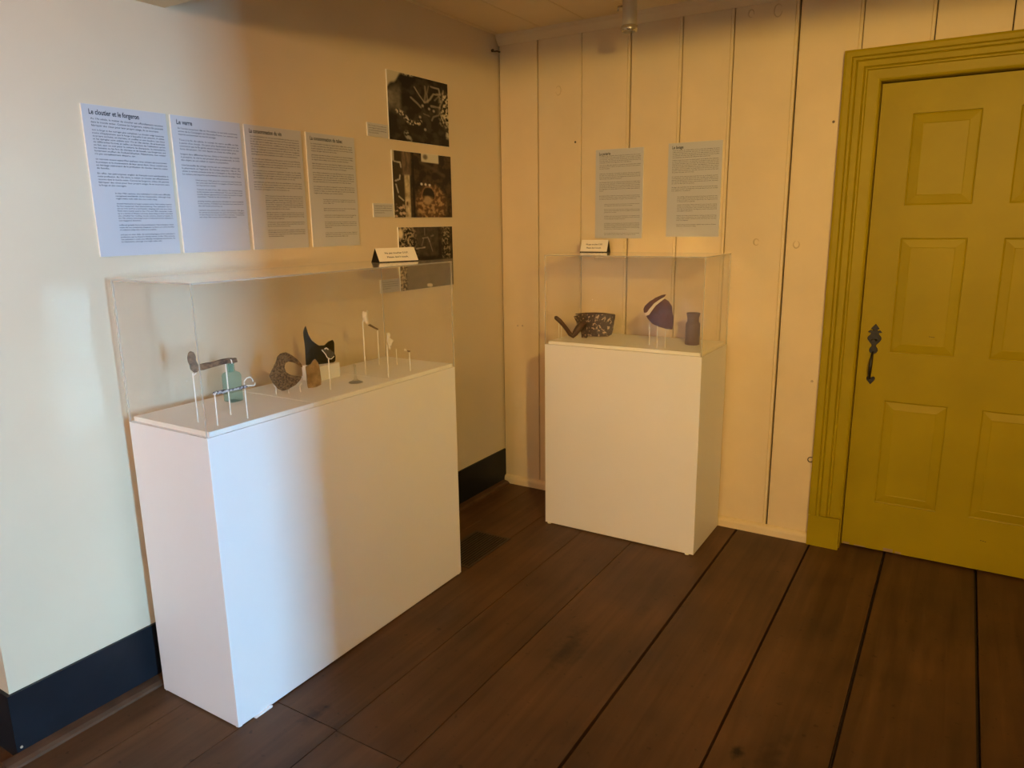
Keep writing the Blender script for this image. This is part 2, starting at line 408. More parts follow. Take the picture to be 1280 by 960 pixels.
FY = .045
door = bpy.data.objects.new('door_1', None); COL.objects.link(door); door.location = (L0, FY, 0); door['kind'] = 'structure'
X = [1.894, 2.018, 2.266, 2.392, 2.640, 2.748]; Z = [.010, .244, .733, .955, 1.457, 1.594, 1.967, 2.095]
pan = [(i, j) for i in (1, 3) for j in (1, 3, 5)]
bm = bmesh.new(); g = {}
def gv(i, j):
    if (i, j) not in g: g[(i, j)] = bm.verts.new((X[i], FY, Z[j]))
    return g[(i, j)]
for i in range(5):
    for j in range(7):
        if (i, j) in pan: continue
        bm.faces.new((gv(i, j), gv(i + 1, j), gv(i + 1, j + 1), gv(i, j + 1)))
bnd = [e for e in bm.edges if len(e.link_faces) == 1]
r = bmesh.ops.extrude_edge_only(bm, edges=bnd)
for v in [q for q in r['geom'] if isinstance(q, bmesh.types.BMVert)]: v.co.y += .035
obj('frame', bm, M['ochre'], door)
for i, j in pan:
    x0, x1, z0, z1 = X[i], X[i + 1], Z[j], Z[j + 1]
    bm = bmesh.new(); rings = []
    for ins, d in ((0, .008), (.004, .010), (.007, .0078), (.040, .0022), (.043, .0035), (.045, .0035)):
        rings.append([bm.verts.new(p) for p in ((x0 + ins, FY + d, z0 + ins), (x1 - ins, FY + d, z0 + ins), (x1 - ins, FY + d, z1 - ins), (x0 + ins, FY + d, z1 - ins))])
    for a, b in zip(rings, rings[1:]):
        for k in range(4): bm.faces.new((a[k], a[(k + 1) % 4], b[(k + 1) % 4], b[k]))
    bm.faces.new(rings[-1])
    back = [bm.verts.new((v.co.x, FY + .03, v.co.z)) for v in rings[0]]
    for k in range(4): bm.faces.new((rings[0][(k + 1) % 4], rings[0][k], back[k], back[(k + 1) % 4]))
    bm.faces.new(back[::-1])
    obj('door_panel', bm, M['ochre'], door)
# worn scrapes of bare wood low on the door
bm = bmesh.new()
for (x0, x1, z, h) in [(1.90, 1.93, .0105, .010), (2.075, 2.115, .011, .016), (2.125, 2.15, .011, .009), (1.95, 2.0, .0105, .005)]:
    box(bm, x0, x1, FY - .0008, FY + .001, z, z + h)
obj('scrape', bm, M['chip'], door)
bm = bmesh.new()
for (x, z) in [(2.165, 1.035), (2.448, .148)]:
    for k in range(3): box(bm, x + k * .008, x + k * .008 + .006, FY + (.0015 if z > .2 else -.0008), FY + .006, z - .001 * k, z + .002 - .001 * k)
obj('scratch', bm, M['crevice'], door)
# iron thumb-latch handle
hd = bpy.data.objects.new('door_handle', None); COL.objects.link(hd); hd.parent = door; hd.location = (0, 0, 0); hd['label'] = 'black iron thumb-latch handle'
hx = 1.954
def plate(pts, y0, y1):
    bm = bmesh.new(); pts = pts + [(-a, b) for a, b in reversed(pts) if abs(a) > 1e-6]
    prism(bm, [(hx + a, b) for a, b in pts], 'y', y0, y1); bmesh.ops.recalc_face_normals(bm, faces=bm.faces); bevel(bm, .0012, 1); return bm
up = [(0, 1.081), (-.006, 1.073), (-.015, 1.062), (-.017, 1.057), (-.010, 1.055), (-.009, 1.050), (-.020, 1.052), (-.029, 1.043), (-.022, 1.040), (-.017, 1.041), (-.016, 1.034), (-.022, 1.028), (-.028, 1.020), (-.028, 1.010), (-.022, 1.000), (-.014, .992), (-.009, .984), (-.009, .978), (-.015, .972), (-.018, .962), (-.015, .952), (-.008, .946), (0, .942)]
obj('backplate', plate(up, FY - .006, FY), M['iron'], hd)
lo = [(0, .803), (-.006, .811), (-.014, .821), (-.018, .830), (-.016, .838), (-.009, .841), (-.004, .838), (0, .836)]
obj('foot_plate', plate(lo, FY - .005, FY), M['iron'], hd)
bm = bmesh.new(); n0 = 16
tube(bm, [(hx - .001 - .004 * (i / n0), FY - .004 - .034 * math.sin(math.pi * min(1, max(0, i / n0))) ** .6, .952 - .122 * i / n0) for i in range(n0 + 1)], [.0045 + .003 * math.sin(math.pi * i / n0) for i in range(n0 + 1)], 12)
obj('grip', bm, M['iron'], hd)
bm = bmesh.new(); lathe(bm, (hx, FY - .012, 1.0085), [(.001, -.004), (.012, -.003), (.014, 0), (.011, .003), (.001, .004)], 16)
tube(bm, [(hx, FY - .002, 1.006), (hx, FY - .03, 1.0075)], [.005, .0065], 10)
obj('thumb_piece', bm, M['iron'], hd)

# ================================================================== WINDOWS AND LIGHT
def window(name, x0, x1, y0, y1, z0, z1, col, strength, along):
    w = bpy.data.objects.new(name, None); COL.objects.link(w); w.location = ((x0 + x1) / 2, (y0 + y1) / 2, z0); w['kind'] = 'structure'
    bm = bmesh.new(); t = .03
    if along == 'y':
        box(bm, x0, x1, y0, y0 + t, z0, z1); box(bm, x0, x1, y1 - t, y1, z0, z1); box(bm, x0, x1, y0 + t, y1 - t, z0, z0 + t); box(bm, x0, x1, y0 + t, y1 - t, z1 - t, z1)
        obj('window_frame', bm, M['white'], w)
        obj('sky_pane', B(x1 - .02, x1 - .01, y0 + t, y1 - t, z0 + t, z1 - t), daylight_mat('daylight_' + name, col, strength), w)
    else:
        box(bm, x0, x0 + t, y0, y1, z0, z1); box(bm, x1 - t, x1, y0, y1, z0, z1); box(bm, x0 + t, x1 - t, y0, y1, z0, z0 + t); box(bm, x0 + t, x1 - t, y0, y1, z1 - t, z1)
        m = (z0 + z1) / 2; box(bm, x0 + t, x1 - t, y0 + .03, y0 + .06, m - .015, m + .015)
        obj('window_frame', bm, M['white'], w)
        obj('sky_pane', B(x0 + t, x1 - t, y0 + .01, y0 + .02, z0 + t, z1 - t), daylight_mat('daylight_' + name, col, strength), w)
window('window_1', 6.2, 6.32, WY0, WY1, WZ0, WZ1, (.285, .625, .965), 305.0, 'y')
window('fill_window', RX0, RX1, -6.3, -6.2, RZ0, RZ1, (.95, 1.0, .85), 3.5, 'x')  # added fill window, set where the covers do not reflect it
window('window_3', SX0, SX1, -6.3, -6.2, 0.0, .62, (.85, .86, 1.0), 1.0, 'x')
def lamp(name, loc, power, col, rad):
    l = bpy.data.lights.new(name, 'POINT'); l.energy = power; l.color = col; l.shadow_soft_size = rad
    o = bpy.data.objects.new(name, l); COL.objects.link(o); o.location = loc; return o
WARM = (1.0, .655, .14)
def spot(name, loc, aim, power, col, size, blend, rad):
    l = bpy.data.lights.new(name, 'SPOT'); l.energy = power; l.color = col; l.spot_size = math.radians(size); l.spot_blend = blend; l.shadow_soft_size = rad
    o = bpy.data.objects.new(name, l); COL.objects.link(o); o.location = loc
    o.rotation_euler = (Vector(aim) - Vector(loc)).to_track_quat('-Z', 'Y').to_euler(); return o
spot('warm_spot', (2.70, -3.00, 2.155), (1.32, 0, 1.02), 184, WARM, 95, 1.0, .035)
spot('warm_fill_spot_left', (1.2, -4.4, 2.2), (0, -2.75, 1.8), 58, (1.0, .52, .22), 66, 1.0, .04)  # unseen spot, added to warm the upper left wall
lamp('warm_fill_lamp_rear', (2.2, -6.0, 2.1), 84, (1.0, .61, .36), .12)  # unseen fill lamp added behind the camera for soft warm light
wd = bpy.data.worlds.new('dim_room'); SC.world = wd; wd.use_nodes = True
wd.node_tree.nodes['Background'].inputs[0].default_value = (.5, .4, .3, 1); wd.node_tree.nodes['Background'].inputs[1].default_value = .02

# ================================================================== PANELS ON THE WALLS
UP = Vector((0, 0, 1))
def info_panel(name, tl, right, nrm, w, h, title, paras, words_fr, words_en, label, title_w, group, seed=0):
    """paras: (first line position, number of lines, pitch, indent, length of last line), in fractions of the panel height"""
    tl = Vector(tl); right = Vector(right); nrm = Vector(nrm)
    root = thing(name, tl + right * w / 2 - UP * h, label, 'wall panel', group)
    def slabq(d0, d1, ins=0.0, bev=0):
        bm = bmesh.new(); vs = []
        for d in (d0, d1):
            vs.append([bm.verts.new(tl + nrm * d + right * a - UP * b) for a, b in ((ins, ins), (w - ins, ins), (w - ins, h - ins), (ins, h - ins))])
        bm.faces.new(vs[0]); bm.faces.new(vs[1][::-1])
        for k in range(4): bm.faces.new((vs[0][k], vs[1][k], vs[1][(k + 1) % 4], vs[0][(k + 1) % 4]))
        bmesh.ops.recalc_face_normals(bm, faces=bm.faces); return bm
    obj('foam_board', slabq(0.0, .0055), M['foam'], root)
    obj('printed_face', slabq(.0055, .0062, .0004), M['blue'], root)
    pl = tl + nrm * .0066
    bm = bmesh.new(); write(bm, title, pl + right * (.075 * w) - UP * (.062 * h), right, UP, .0205 * h / .445, title_w * w, .022)
    obj('title', bm, M['ink'], root)
    bm = bmesh.new(); wf, we = words_fr[:], words_en[:]
    for (v, n, pitch, ind, last) in paras:
        src = wf if ind < .2 else we
        wid = (.945 - ind) * w; cpl = int(wid / (pitch * h * .405))
        lines = wrap(src, n, cpl, last); used = sum(len(l.split()) for l in lines)
        rot = used % len(src); src[:] = src[rot:] + src[:rot]
        for k, ln in enumerate(lines):
            ww = wid if k < n - 1 else wid * last
            write(bm, ln, pl + right * (ind * w) - UP * ((v + pitch * (k + .62)) * h), right, UP, pitch * h * .80, ww, .006)
    obj('body_text', bm, M['ink'], root)
    return root
F, I = .085, .26
T1f = "Au 19e siècle, le métier de cloutier est officiellement reconnu dans le monde entier. Comme les forgerons, même s'ils peuvent fabriquer des clous pour leur propre usage, ils se tournent vers la forge et des ouvrages plus complexes. Le cloutier exige beaucoup moins d'équipement que la forge à laquelle il est attaché. Il utilise sa propre enclume, un marteau, un soufflet et une clouière. Les clous et les épingles sont utilisés aux 17e et 18e siècles. Ils présentent de différentes formes et tailles en fonction de l'utilisation qu'on en fait, que ce soit pour la toiture, la charpente, la menuiserie, les bateaux ou les fers de chevaux et de boeufs. Les forgerons ont fortement souffert de l'industrialisation. Néanmoins, leur métier n'a pas complètement disparu, car on retrouve encore aujourd'hui quelques rares artisans qui poursuivent la pratique et la transmettent de leur savoir-faire. Nous conservons un héritage intéressant de la profession de cloutier dans les noms de famille. En effet, les patronymes anglais et français sont attribuables à cette profession.".split()
T1e = "In the 19th century, the nailmaker's trade was officially recognized worldwide. As for blacksmiths, although they might make nails with the iron rods, they devoted themselves to larger complex works. Nail-making requires far less equipment than blacksmithing. The nailmaker has to use an iron anvil in a nail header, shaping nails one at a time. Nails were mainly used in the 17th and 18th centuries, made up in a variety of shapes and sizes depending on their intended use, whether for roofing, wood, joinery, shoes or boats. In the 19th century, technology became mechanized and the nailmaker's work disappeared. Blacksmiths suffered greatly from industrialization. Nevertheless, their trade did not completely disappear, as there are still a handful of craftsmen today who continue to practise and pass on their skills. An interesting legacy of the nailmaker's profession can be found in family names.".split()
T2f = "En l'année jusqu'aux 18e et 19e siècles, la verrerie commune arrive de la Compagnie en Nouvelle-France. Le contenu est importé exclusivement du marché étranger. Tout à la fin du siècle, le travail du verre soufflé se fait à partir d'un moule. On peut plus facilement dire pour le commerce que le fût garde encore longue conservation et une forte dimension. On voit depuis un choix de tailles plus longues dans différentes formes. Grâce à l'invention des moules à pression, le verre est produit plus grandement, le coût des objets en est réduit et rejoint la population. Une bouteille de vitrage carrée est un contenant utilisé par la pharmacie et l'épicerie.".split()
T2e = "Until around 1760, glass for commercial and domestic use came with the French Compagnie of New France and was imported from overseas. Towards the end of the 18th century, the moulded glass bottle became more widespread. The use of clay or iron moulds allowed glassworkers to make the bottles in larger quantities. Thanks to the invention of pressing machines, glass became affordable for every household in the country. A bottle from the pharmacy was found in the old house and serves to represent the period of the colony.".split()
T3f = "La consommation du vin est une habitude qui fait partie de la vie quotidienne. Les tonneaux arrivent de France par bateau et le vin est servi à table dans des verres ou des gobelets. Les bouteilles en verre foncé, soufflées à la main, protègent le vin de la lumière et se conservent longtemps à la cave. Au 18e siècle, les auberges et les marchands en offrent aux voyageurs. Les fragments de bouteilles et de coupes retrouvés sur le site témoignent de cette habitude de la table.".split()
T3e = "Wine was part of everyday life in the colony. Barrels arrived from France by ship and wine was served at the table in glasses or goblets. Bottles of dark glass, blown by hand, protected the wine from light and kept it for a long time in the cellar. Fragments of bottles and stemmed glasses found on the site bear witness to this habit.".split()
T4f = "La consommation du tabac se répand dès le début de la colonie. Le tabac est fumé dans des pipes en terre cuite blanche, fragiles et peu coûteuses, qui se brisent souvent. Les fourneaux et les tuyaux de pipe retrouvés sur le site permettent de dater les lieux. Les marques et les décors indiquent le nom des fabricants et leur provenance.".split()
T4e = "Smoking tobacco spread from the beginning of the colony. It was smoked in white clay pipes, fragile and inexpensive, that broke often. The bowls and stems found on the site help to date the place. Marks and decorations show the makers and where they worked.".split()
T5f = "La poterie est présente dans toutes les maisons pour la cuisson, la conservation et le service des aliments. La terre cuite commune est tournée, vernissée et cuite au four par les potiers du pays. Les marmites, les terrines et les bols servent tous les jours et se brisent souvent. Les fragments retrouvés dans le sol sont recollés avec patience.".split()
T5e = "Pottery was found in every house for cooking, storing and serving food. Common earthenware was thrown, glazed and fired by local potters. Pots, terrines and bowls were used every day and often broke. The fragments found in the ground are pieced together with patience.".split()
pz0, pz1 = 1.458, 1.9035; ph = pz1 - pz0
RY = (0, 1, 0); NX = (1, 0, 0); RX = (1, 0, 0); NY = (0, -1, 0)
GP = 'blue text panels on the walls'
info_panel('information_panel', (0, -2.2983, pz1), RY, NX, .2711, ph, 'Le cloutier et le forgeron', [(.082, 3, .0215, F, .93), (.155, 9, .0192, F, .55), (.343, 4, .0195, F, .17), (.436, 5, .0195, F, .37), (.566, 3, .0178, I, .74), (.636, 8, .0165, I, .40), (.782, 3, .0165, I, .66), (.848, 4, .0165, I, .74)], T1f, T1e, 'pale blue text panel headed Le cloutier et le forgeron, first on the left wall', .58, GP)
info_panel('information_panel', (0, -2.0116, pz1), RY, NX, .2721, ph, 'Le verre', [(.082, 3, .0215, F, .62), (.165, 4, .0215, F, .95), (.265, 3, .0215, F, .80), (.345, 4, .0215, F, 1.0), (.452, 3, .0185, I, .42), (.520, 4, .0180, I, .72), (.607, 3, .0180, I, .52), (.675, 4, .0175, I, .82)], T2f, T2e, 'pale blue text panel headed Le verre, second on the left wall', .215, GP)
info_panel('information_panel', (0, -1.7216, pz1), RY, NX, .2677, ph, 'La consommation du vin', [(.080, 8, .0200, F, .95), (.258, 4, .0195, F, .72), (.350, 4, .0195, F, .86), (.442, 4, .0195, F, .72), (.552, 7, .0178, I, .62), (.690, 4, .0165, I, .45), (.770, 3, .0165, I, .6), (.836, 4, .0170, I, .4)], T3f, T3e, 'blue text panel headed La consommation du vin, third on the left wall', .56, GP)
info_panel('information_panel', (0, -1.429, pz1), RY, NX, .2702, ph, 'La consommation du tabac', [(.085, 4, .0205, F, .60), (.182, 3, .0200, F, .88), (.256, 3, .0200, F, .82), (.335, 5, .0195, F, .92), (.455, 4, .0195, F, .70), (.570, 3, .0165, I, .32), (.650, 2, .0170, I, .65), (.710, 2, .0170, I, .9), (.772, 4, .0160, I, .2), (.870, 3, .0165, I, .7)], T4f, T4e, 'blue text panel headed La consommation du tabac, nearest the photographs', .66, GP)
info_panel('information_panel', (.5905, 0, 1.9028), RX, NY, .2605, .4446, 'La poterie', [(.066, 5, .0185, F, .78), (.168, 3, .0185, F, .26), (.262, 4, .0190, F, .55), (.358, 6, .0190, F, .10), (.510, 3, .0185, F, .92), (.605, 2, .0175, .18 + .02, .8), (.665, 3, .0165, .2, .35), (.740, 3, .0165, .2, .6), (.822, 5, .0165, .2, .65), (.935, 2, .0165, .2, .9)], T5f, T5e, 'left-hand grey-blue text panel on the back wall, just above the small folded sign', .24, GP)
info_panel('information_panel', (.9788, 0, 1.9102), RX, NY, .2640, .4446, 'Le lavage', [(.072, 5, .0185, F, .82), (.175, 8, .0182, F, .48), (.348, 5, .0182, F, .5), (.460, 3, .0185, F, .42), (.562, 4, .0175, .2, .45), (.648, 5, .0170, .2, .4), (.765, 4, .0170, .2, .3), (.862, 2, .0170, .2, .5)], T5f[8:] + T5f[:8], T5e[6:] + T5e[:6], 'right-hand grey-blue text panel on the back wall, nearer the yellow door', .21, GP)

# captions beside the photographs
def caption(y0, y1, z0, z1, label, seed):
    tl = Vector((0, y0, z1)); w = y1 - y0; h = z1 - z0
    root = thing('caption_label', (0, (y0 + y1) / 2, z0), label, 'caption', 'blue captions beside the photographs')
    obj('foam_board', B(0, .0055, y0, y1, z0, z1), M['foam'], root)
    obj('printed_face', B(.0055, .0061, y0 + .0004, y1 - .0004, z0 + .0004, z1 - .0004), M['blue'], root)
    bm = bmesh.new(); src = (T2f + T1f)[seed:]
    for k, ln in enumerate(wrap(src, 4, 44, .55)):
        write(bm, ln, tl + Vector((.0065, .008, -(.0135 + .0098 * k))), Vector(RY), UP, .0068, (w - .018) * (1 if k < 3 else .55), .004)
    obj('body_text', bm, M['ink'], root)
caption(-1.072, -.938, 1.921, 1.977, 'small blue caption at the lower left of the uppermost photograph', 3)
caption(-1.060, -.926, 1.577, 1.637, 'small blue caption at the lower left of the middle photograph', 21)
caption(-1.041, -.906, 1.236, 1.296, 'small blue caption at the lower left of the lowest photograph, seen through the case', 40)

# ------------------------------------------------------------------ photographs
def sm(a, b, x):
    t = max(0, min(1, (x - a) / (b - a))); return t * t * (3 - 2 * t)
def seg(u, v, x0, y0, x1, y1):
    dx, dy = x1 - x0, y1 - y0; t = max(0, min(1, ((u - x0) * dx + (v - y0) * dy) / (dx * dx + dy * dy + 1e-9)))
    return math.hypot(u - x0 - t * dx, v - y0 - t * dy)
def fr(u, v, s, k): return .5 + .5 * noise.fractal(Vector((u * s, v * s, k)), .8, 2.1, 4)
def mixc(a, b, t): return tuple(x + (y - x) * t for x, y in zip(a, b))
def poly_dist(u, v, pts): return min(seg(u, v, *pts[i], *pts[i + 1]) for i in range(len(pts) - 1))
def photo_roots(u, v):
    n = fr(u, v, 7, 1.3); c = mixc((.012, .009, .007), (.045, .036, .028), sm(.45, .8, n))
    lc = mixc((.05, .045, .035), (.26, .23, .17), fr(u, v, 11, 4)); c = mixc(c, lc, (1 - sm(.16, .23, u)) * sm(.14, .30, v + .3 * u - .05) * (1 - sm(.45, .66, v)))
    c = mixc(c, (.56, .50, .38), 1 - sm(-.03, .03, v - .24 + 1.05 * u + .02 * math.sin(40 * u)))
    for p, w, k in (([(.42, .16), (.50, .27), (.58, .36)], .010, .8), ([(.58, .36), (.61, .22), (.60, .12)], .016, .45), ([(.60, .36), (.68, .30), (.74, .21), (.86, .19), (.84, .11), (.70, .10)], .011, .75), ([(.64, .35), (.63, .22), (.66, .10)], .009, .45), ([(.70, .40), (.84, .40), (.90, .28), (.92, .12)], .013, .6), ([(.36, .33), (.46, .40), (.52, .45)], .012, .6), ([(.76, .30), (.82, .24), (.88, .19)], .008, .4), ([(.56, .54), (.66, .56)], .01, .4), ([(.70, .62), (.73, .56), (.82, .52), (.88, .46)], .012, .5)):
        c = mixc(c, (.46, .40, .30), k * .8 * (1 - sm(w * .55, w * 1.5, poly_dist(u, v, p) + .012 * (n - .5))))
    d = poly_dist(u, v, [(.13, .56), (.22, .60), (.32, .70), (.40, .72), (.50, .68)]); c = mixc(c, (.62, .56, .44), (1 - sm(.012, .05, d)) * sm(.50, .62, fr(u, v, 26, 8)))
    c = mixc(c, (.60, .54, .42), sm(.80, .93, u) * (1 - sm(.62, .72, v)) * sm(.12, .22, v) * sm(.46, .60, fr(u, v, 22, 2)))
    c = mixc(c, (.50, .46, .36), sm(.92, .98, u) * sm(.62, .7, v) * (1 - sm(.84, .9, v)) * sm(.42, .55, fr(u, v, 15, 5)))
    c = mixc(c, (.55, .5, .4), (1 - sm(.0, .035, v)) * sm(.2, .3, u) * (1 - sm(.36, .44, u)) * sm(.4, .55, fr(u, v, 30, 3)))
    c = mixc(c, (.38, .36, .30), .8 * (1 - sm(.02, .06, seg(u, v, .27, .88, .31, .97))) * sm(.4, .6, fr(u, v, 24, 6)))
    for p in ((.50, .60), (.55, .42), (.66, .45), (.74, .47), (.58, .78)): c = mixc(c, (.42, .38, .30), .8 * (1 - sm(.012, .028, math.hypot(u - p[0], v - p[1]))))
    return c
def photo_oven(u, v):
    n = fr(u, v, 9, 2.2); c = mixc((.016, .010, .007), (.07, .042, .022), sm(.4, .8, n))
    d = math.hypot((u - .62) / .30, (v - .80) / .34); c = mixc(c, mixc((.11, .055, .025), (.42, .27, .13), sm(.38, .7, fr(u, v, 16, 7))), 1 - sm(.65, 1.1, d + .25 * (n - .5)))
    a = math.hypot((u - .575) / .105, (v - .66) / .135)
    c = mixc(c, (.34, .19, .10), (1 - sm(.0, .10, abs(a - 1.12))) * (1 - sm(.66, .80, v)) * .8)
    c = mixc(c, (.018, .011, .008), (1 - sm(.95, 1.05, a)) * (1 - sm(.64, .72, v - .12 * (u - .575)) * .9))
    c = mixc(c, (.50, .35, .19), (1 - sm(.45, .9, math.hypot((u - .56) / .10, (v - .73) / .10))) * .75)
    c = mixc(c, (.05, .035, .02), (1 - sm(.25, .32, u)) * .8); c = mixc(c, mixc((.04, .03, .022), (.23, .16, .10), fr(u, v * .2, 30, 3)), sm(.13, .16, u) * (1 - sm(.27, .30, u)) * (1 - sm(.33, .38, v)))
    c = mixc(c, mixc((.22, .16, .09), (.72, .62, .42), fr(u, v * .5, 20, 9)), sm(.165, .19, u) * (1 - sm(.255, .275, u)) * sm(.33, .37, v))
    c = mixc(c, (.09, .05, .03), sm(.19, .2, u) * (1 - sm(.215, .23, u)) * sm(.74, .77, v) * (1 - sm(.80, .84, v)))
    c = mixc(c, (.006, .005, .004), (1 - sm(.010, .022, abs(u - .325))) * .9)
    c = mixc(c, (.62, .58, .48), sm(.465, .475, u) * (1 - sm(.765, .78, u)) * (1 - sm(.105, .12, v - .03 * u)) * (1 - .85 * (1 - sm(.02, .06, math.hypot(u - .54, (v - .05))))))
    c = mixc(c, (.10, .07, .045), .6 * (1 - sm(.0, .05, poly_dist(u, v, [(.46, .14), (.66, .22), (.86, .32)]))))
    for p in ((.46, .475), (.53, .48), (.60, .485)): c = mixc(c, (.72, .66, .56), 1 - sm(.014, .024, math.hypot(u - p[0], v - p[1])))
    for p in ([(.03, .16), (.12, .17), (.13, .24)], [(.03, .45), (.10, .42), (.11, .36)], [(.08, .68), (.15, .74)], [(.07, .62), (.04, .5)]): c = mixc(c, (.58, .55, .48), .75 * (1 - sm(.006, .014, poly_dist(u, v, p))))
    c = mixc(c, (.55, .42, .30), (1 - sm(.2, .24, u)) * sm(.78, .84, v) * sm(.55, .64, fr(u, v, 24, 5)))
    c = mixc(c, (.5, .46, .38), (1 - sm(.02, .03, u)) * (1 - sm(.14, .17, v)))
    return c
def photo_machine(u, v):
    n = fr(u, v, 8, 6.1); c = mixc((.010, .007, .005), (.05, .034, .022), sm(.42, .8, n))
    c = mixc(c, mixc((.04, .03, .022), (.12, .095, .07), fr(u, v, 14, 3)), sm(.30, .34, u) * (1 - sm(.70, .74, u)) * (1 - sm(.44, .5, v)) * .55)
    lf = .75 * sm(.48, .66, fr(u, v, 34, 1.5)) * (1 - sm(.18, .36, u)) * (1 - .3 * sm(.5, .6, v)); c = mixc(c, (.55, .44, .28), lf)
    c = mixc(c, (.75, .62, .42), (1 - sm(.02, .07, math.hypot(u - .03, (v - .10) * .6))))
    lr = .7 * sm(.50, .68, fr(u, v, 30, 9.5)) * sm(.76, .84, u) * (1 - sm(.93, .97, u)) * (1 - sm(.5, .56, v)); c = mixc(c, (.40, .34, .22), lr)
    for p, k in (([(.42, .18), (.52, .17), (.55, .24)], .6), ([(.44, .19), (.40, .30)], .35), ([(.55, .24), (.60, .40)], .4), ([(.30, .345), (.46, .33)], 1.0), ([(.46, .13), (.46, .02)], .35), ([(.58, .15), (.63, .14)], .4), ([(.80, .2), (.86, .30)], .4)):
        c = mixc(c, (.52, .45, .34), k * .7 * (1 - sm(.005, .012, poly_dist(u, v, p))))
    c = mixc(c, mixc((.13, .11, .085), (.19, .16, .12), n), sm(.53, .56, v) * sm(.10, .14, u))
    c = mixc(c, (.50, .40, .26), (1 - sm(.08, .12, u)) * sm(.5, .58, v) * sm(.50, .6, fr(u, v, 26, 2)))
    c = mixc(c, (.7, .62, .48), (1 - sm(.02, .035, seg(u, v, .50, .955, .55, .965))))
    return c
def photo(y0, y1, z0, z1, fn, label):
    root = thing('photograph', (0, (y0 + y1) / 2, z0), label, 'photograph', 'mounted photographs on the left wall')
    obj('foam_board', B(0, .0055, y0, y1, z0, z1), M['foam'], root)
    nu, nv = 120, 80; bm = bmesh.new(); cl = bm.verts.layers.float_color.new('ink')
    vs = []
    for j in range(nv + 1):
        row = []
        for i in range(nu + 1):
            u, v = i / nu, j / nv
            q = bm.verts.new((.0062, y0 + .0012 + (y1 - y0 - .0018) * u, z1 - .0008 - (z1 - z0 - .0016) * v)); q[cl] = (*fn(u, v), 1); row.append(q)
        vs.append(row)
    for j in range(nv):
        for i in range(nu): bm.faces.new((vs[j][i], vs[j + 1][i], vs[j + 1][i + 1], vs[j][i + 1]))
    bw = [vs[0][i] for i in range(nu + 1)] + [vs[j][nu] for j in range(1, nv + 1)] + [vs[nv][i] for i in range(nu - 1, -1, -1)] + [vs[j][0] for j in range(nv - 1, 0, -1)]
    bk = [bm.verts.new((.0055, v.co.y, v.co.z)) for v in bw]
    for k in range(len(bw)):
        bk[k][cl] = bw[k][cl]; bm.faces.new((bw[k], bw[(k + 1) % len(bw)], bk[(k + 1) % len(bw)], bk[k]))
    bmesh.ops.recalc_face_normals(bm, faces=bm.faces)
    obj('print', bm, M['print'], root)
photo(-.9297, -.4792, 1.9179, 2.2138, photo_roots, 'dark photograph of an excavated pit with roots, uppermost of three on the left wall')
photo(-.9195, -.4710, 1.5741, 1.8732, photo_oven, 'photograph of a brown arched hollow in earth, middle of three on the left wall')
photo(-.8989, -.4759, 1.2338, 1.5306, photo_machine, 'dark photograph partly behind the display case, lowest of three on the left wall')

# ================================================================== DISPLAY CASES
PH = .951; DT = .966
def pedestal(x0, x1, y0, y1, decks, feet, label):
    root = thing('pedestal', ((x0 + x1) / 2, (y0 + y1) / 2, 0), label, 'pedestal')
    obj('body', B(x0, x1, y0, y1, .004, PH, bev=.0015), M['white'], root)
    for a in decks: obj('deck_board', B(*a, PH, DT, bev=.0012), M['deck'], root)
    for fx, fy in feet:
        bm = bmesh.new(); lathe(bm, (fx, fy, 0), [(.009, 0), (.011, .002), (.011, .004)], 16)
        obj('foot', bm, M['rod'], root)
    return root
A = (.081, .467, -2.3217, -1.1172)
pedestal(*A, [(.089, .460, -2.309, -1.9085), (.089, .460, -1.9065, -1.503), (.089, .460, -1.501, -1.127)], [(.455, -2.31), (.09, -2.31), (.455, -1.13), (.09, -1.13)], 'long white pedestal along the left wall under the large clear cover')
C2 = (.521, 1.316, -.4295, -.030)
pedestal(*C2, [(.534, 1.304, -.414, -.042)], [(.545, -.427), (1.285, -.427), (.545, -.045), (1.285, -.045)], 'small white pedestal against the back wall beside the yellow door')
def cover(x0, x1, y0, y1, z1, label):
    root = thing('clear_cover', ((x0 + x1) / 2, (y0 + y1) / 2, PH), label, 'display cover', 'clear acrylic display covers')
    t = .005; z0 = PH
    def pane(name, a, axis):
        bm = bmesh.new(); fs = box(bm, *a)
        k = {'x': 0, 'y': 1, 'z': 2}[axis]
        bmesh.ops.recalc_face_normals(bm, faces=bm.faces)
        for f in bm.faces: f.material_index = 0 if abs(f.normal[k]) > .9 else 1
        return obj(name, bm, [M['acrylic'], M['edge']], root)
    pane('top_pane', (x0, x1, y0, y1, z1 - t, z1), 'z')
    pane('front_pane', (x1 - t, x1, y0, y1, z0, z1 - t - .0003), 'x')
    pane('side_pane', (x0, x0 + t, y0, y1, z0, z1 - t - .0003), 'x')
    pane('end_pane', (x0 + t + .0003, x1 - t - .0003, y0, y0 + t, z0, z1 - t - .0003), 'y')
    pane('end_pane', (x0 + t + .0003, x1 - t - .0003, y1 - t, y1, z0, z1 - t - .0003), 'y')
cover(*A, 1.3935, 'large clear acrylic cover over the iron, bottle and pipe finds on the left')
cover(*C2, 1.390, 'smaller clear acrylic cover over the pottery finds at the back wall')

# white shim pushed under the long pedestal
bm = bmesh.new(); prism(bm, [(-2.262, 0), (-2.196, 0), (-2.193, .005), (-2.197, .0095), (-2.26, .002)], 'x', .450, .476); bmesh.ops.recalc_face_normals(bm, faces=bm.faces); bevel(bm, .0012, 1)
tag(obj('shim', bm, M['white'], loc=(.463, -2.23, 0)), 'small white plastic wedge pushed under the long pedestal near its front corner', 'wedge')

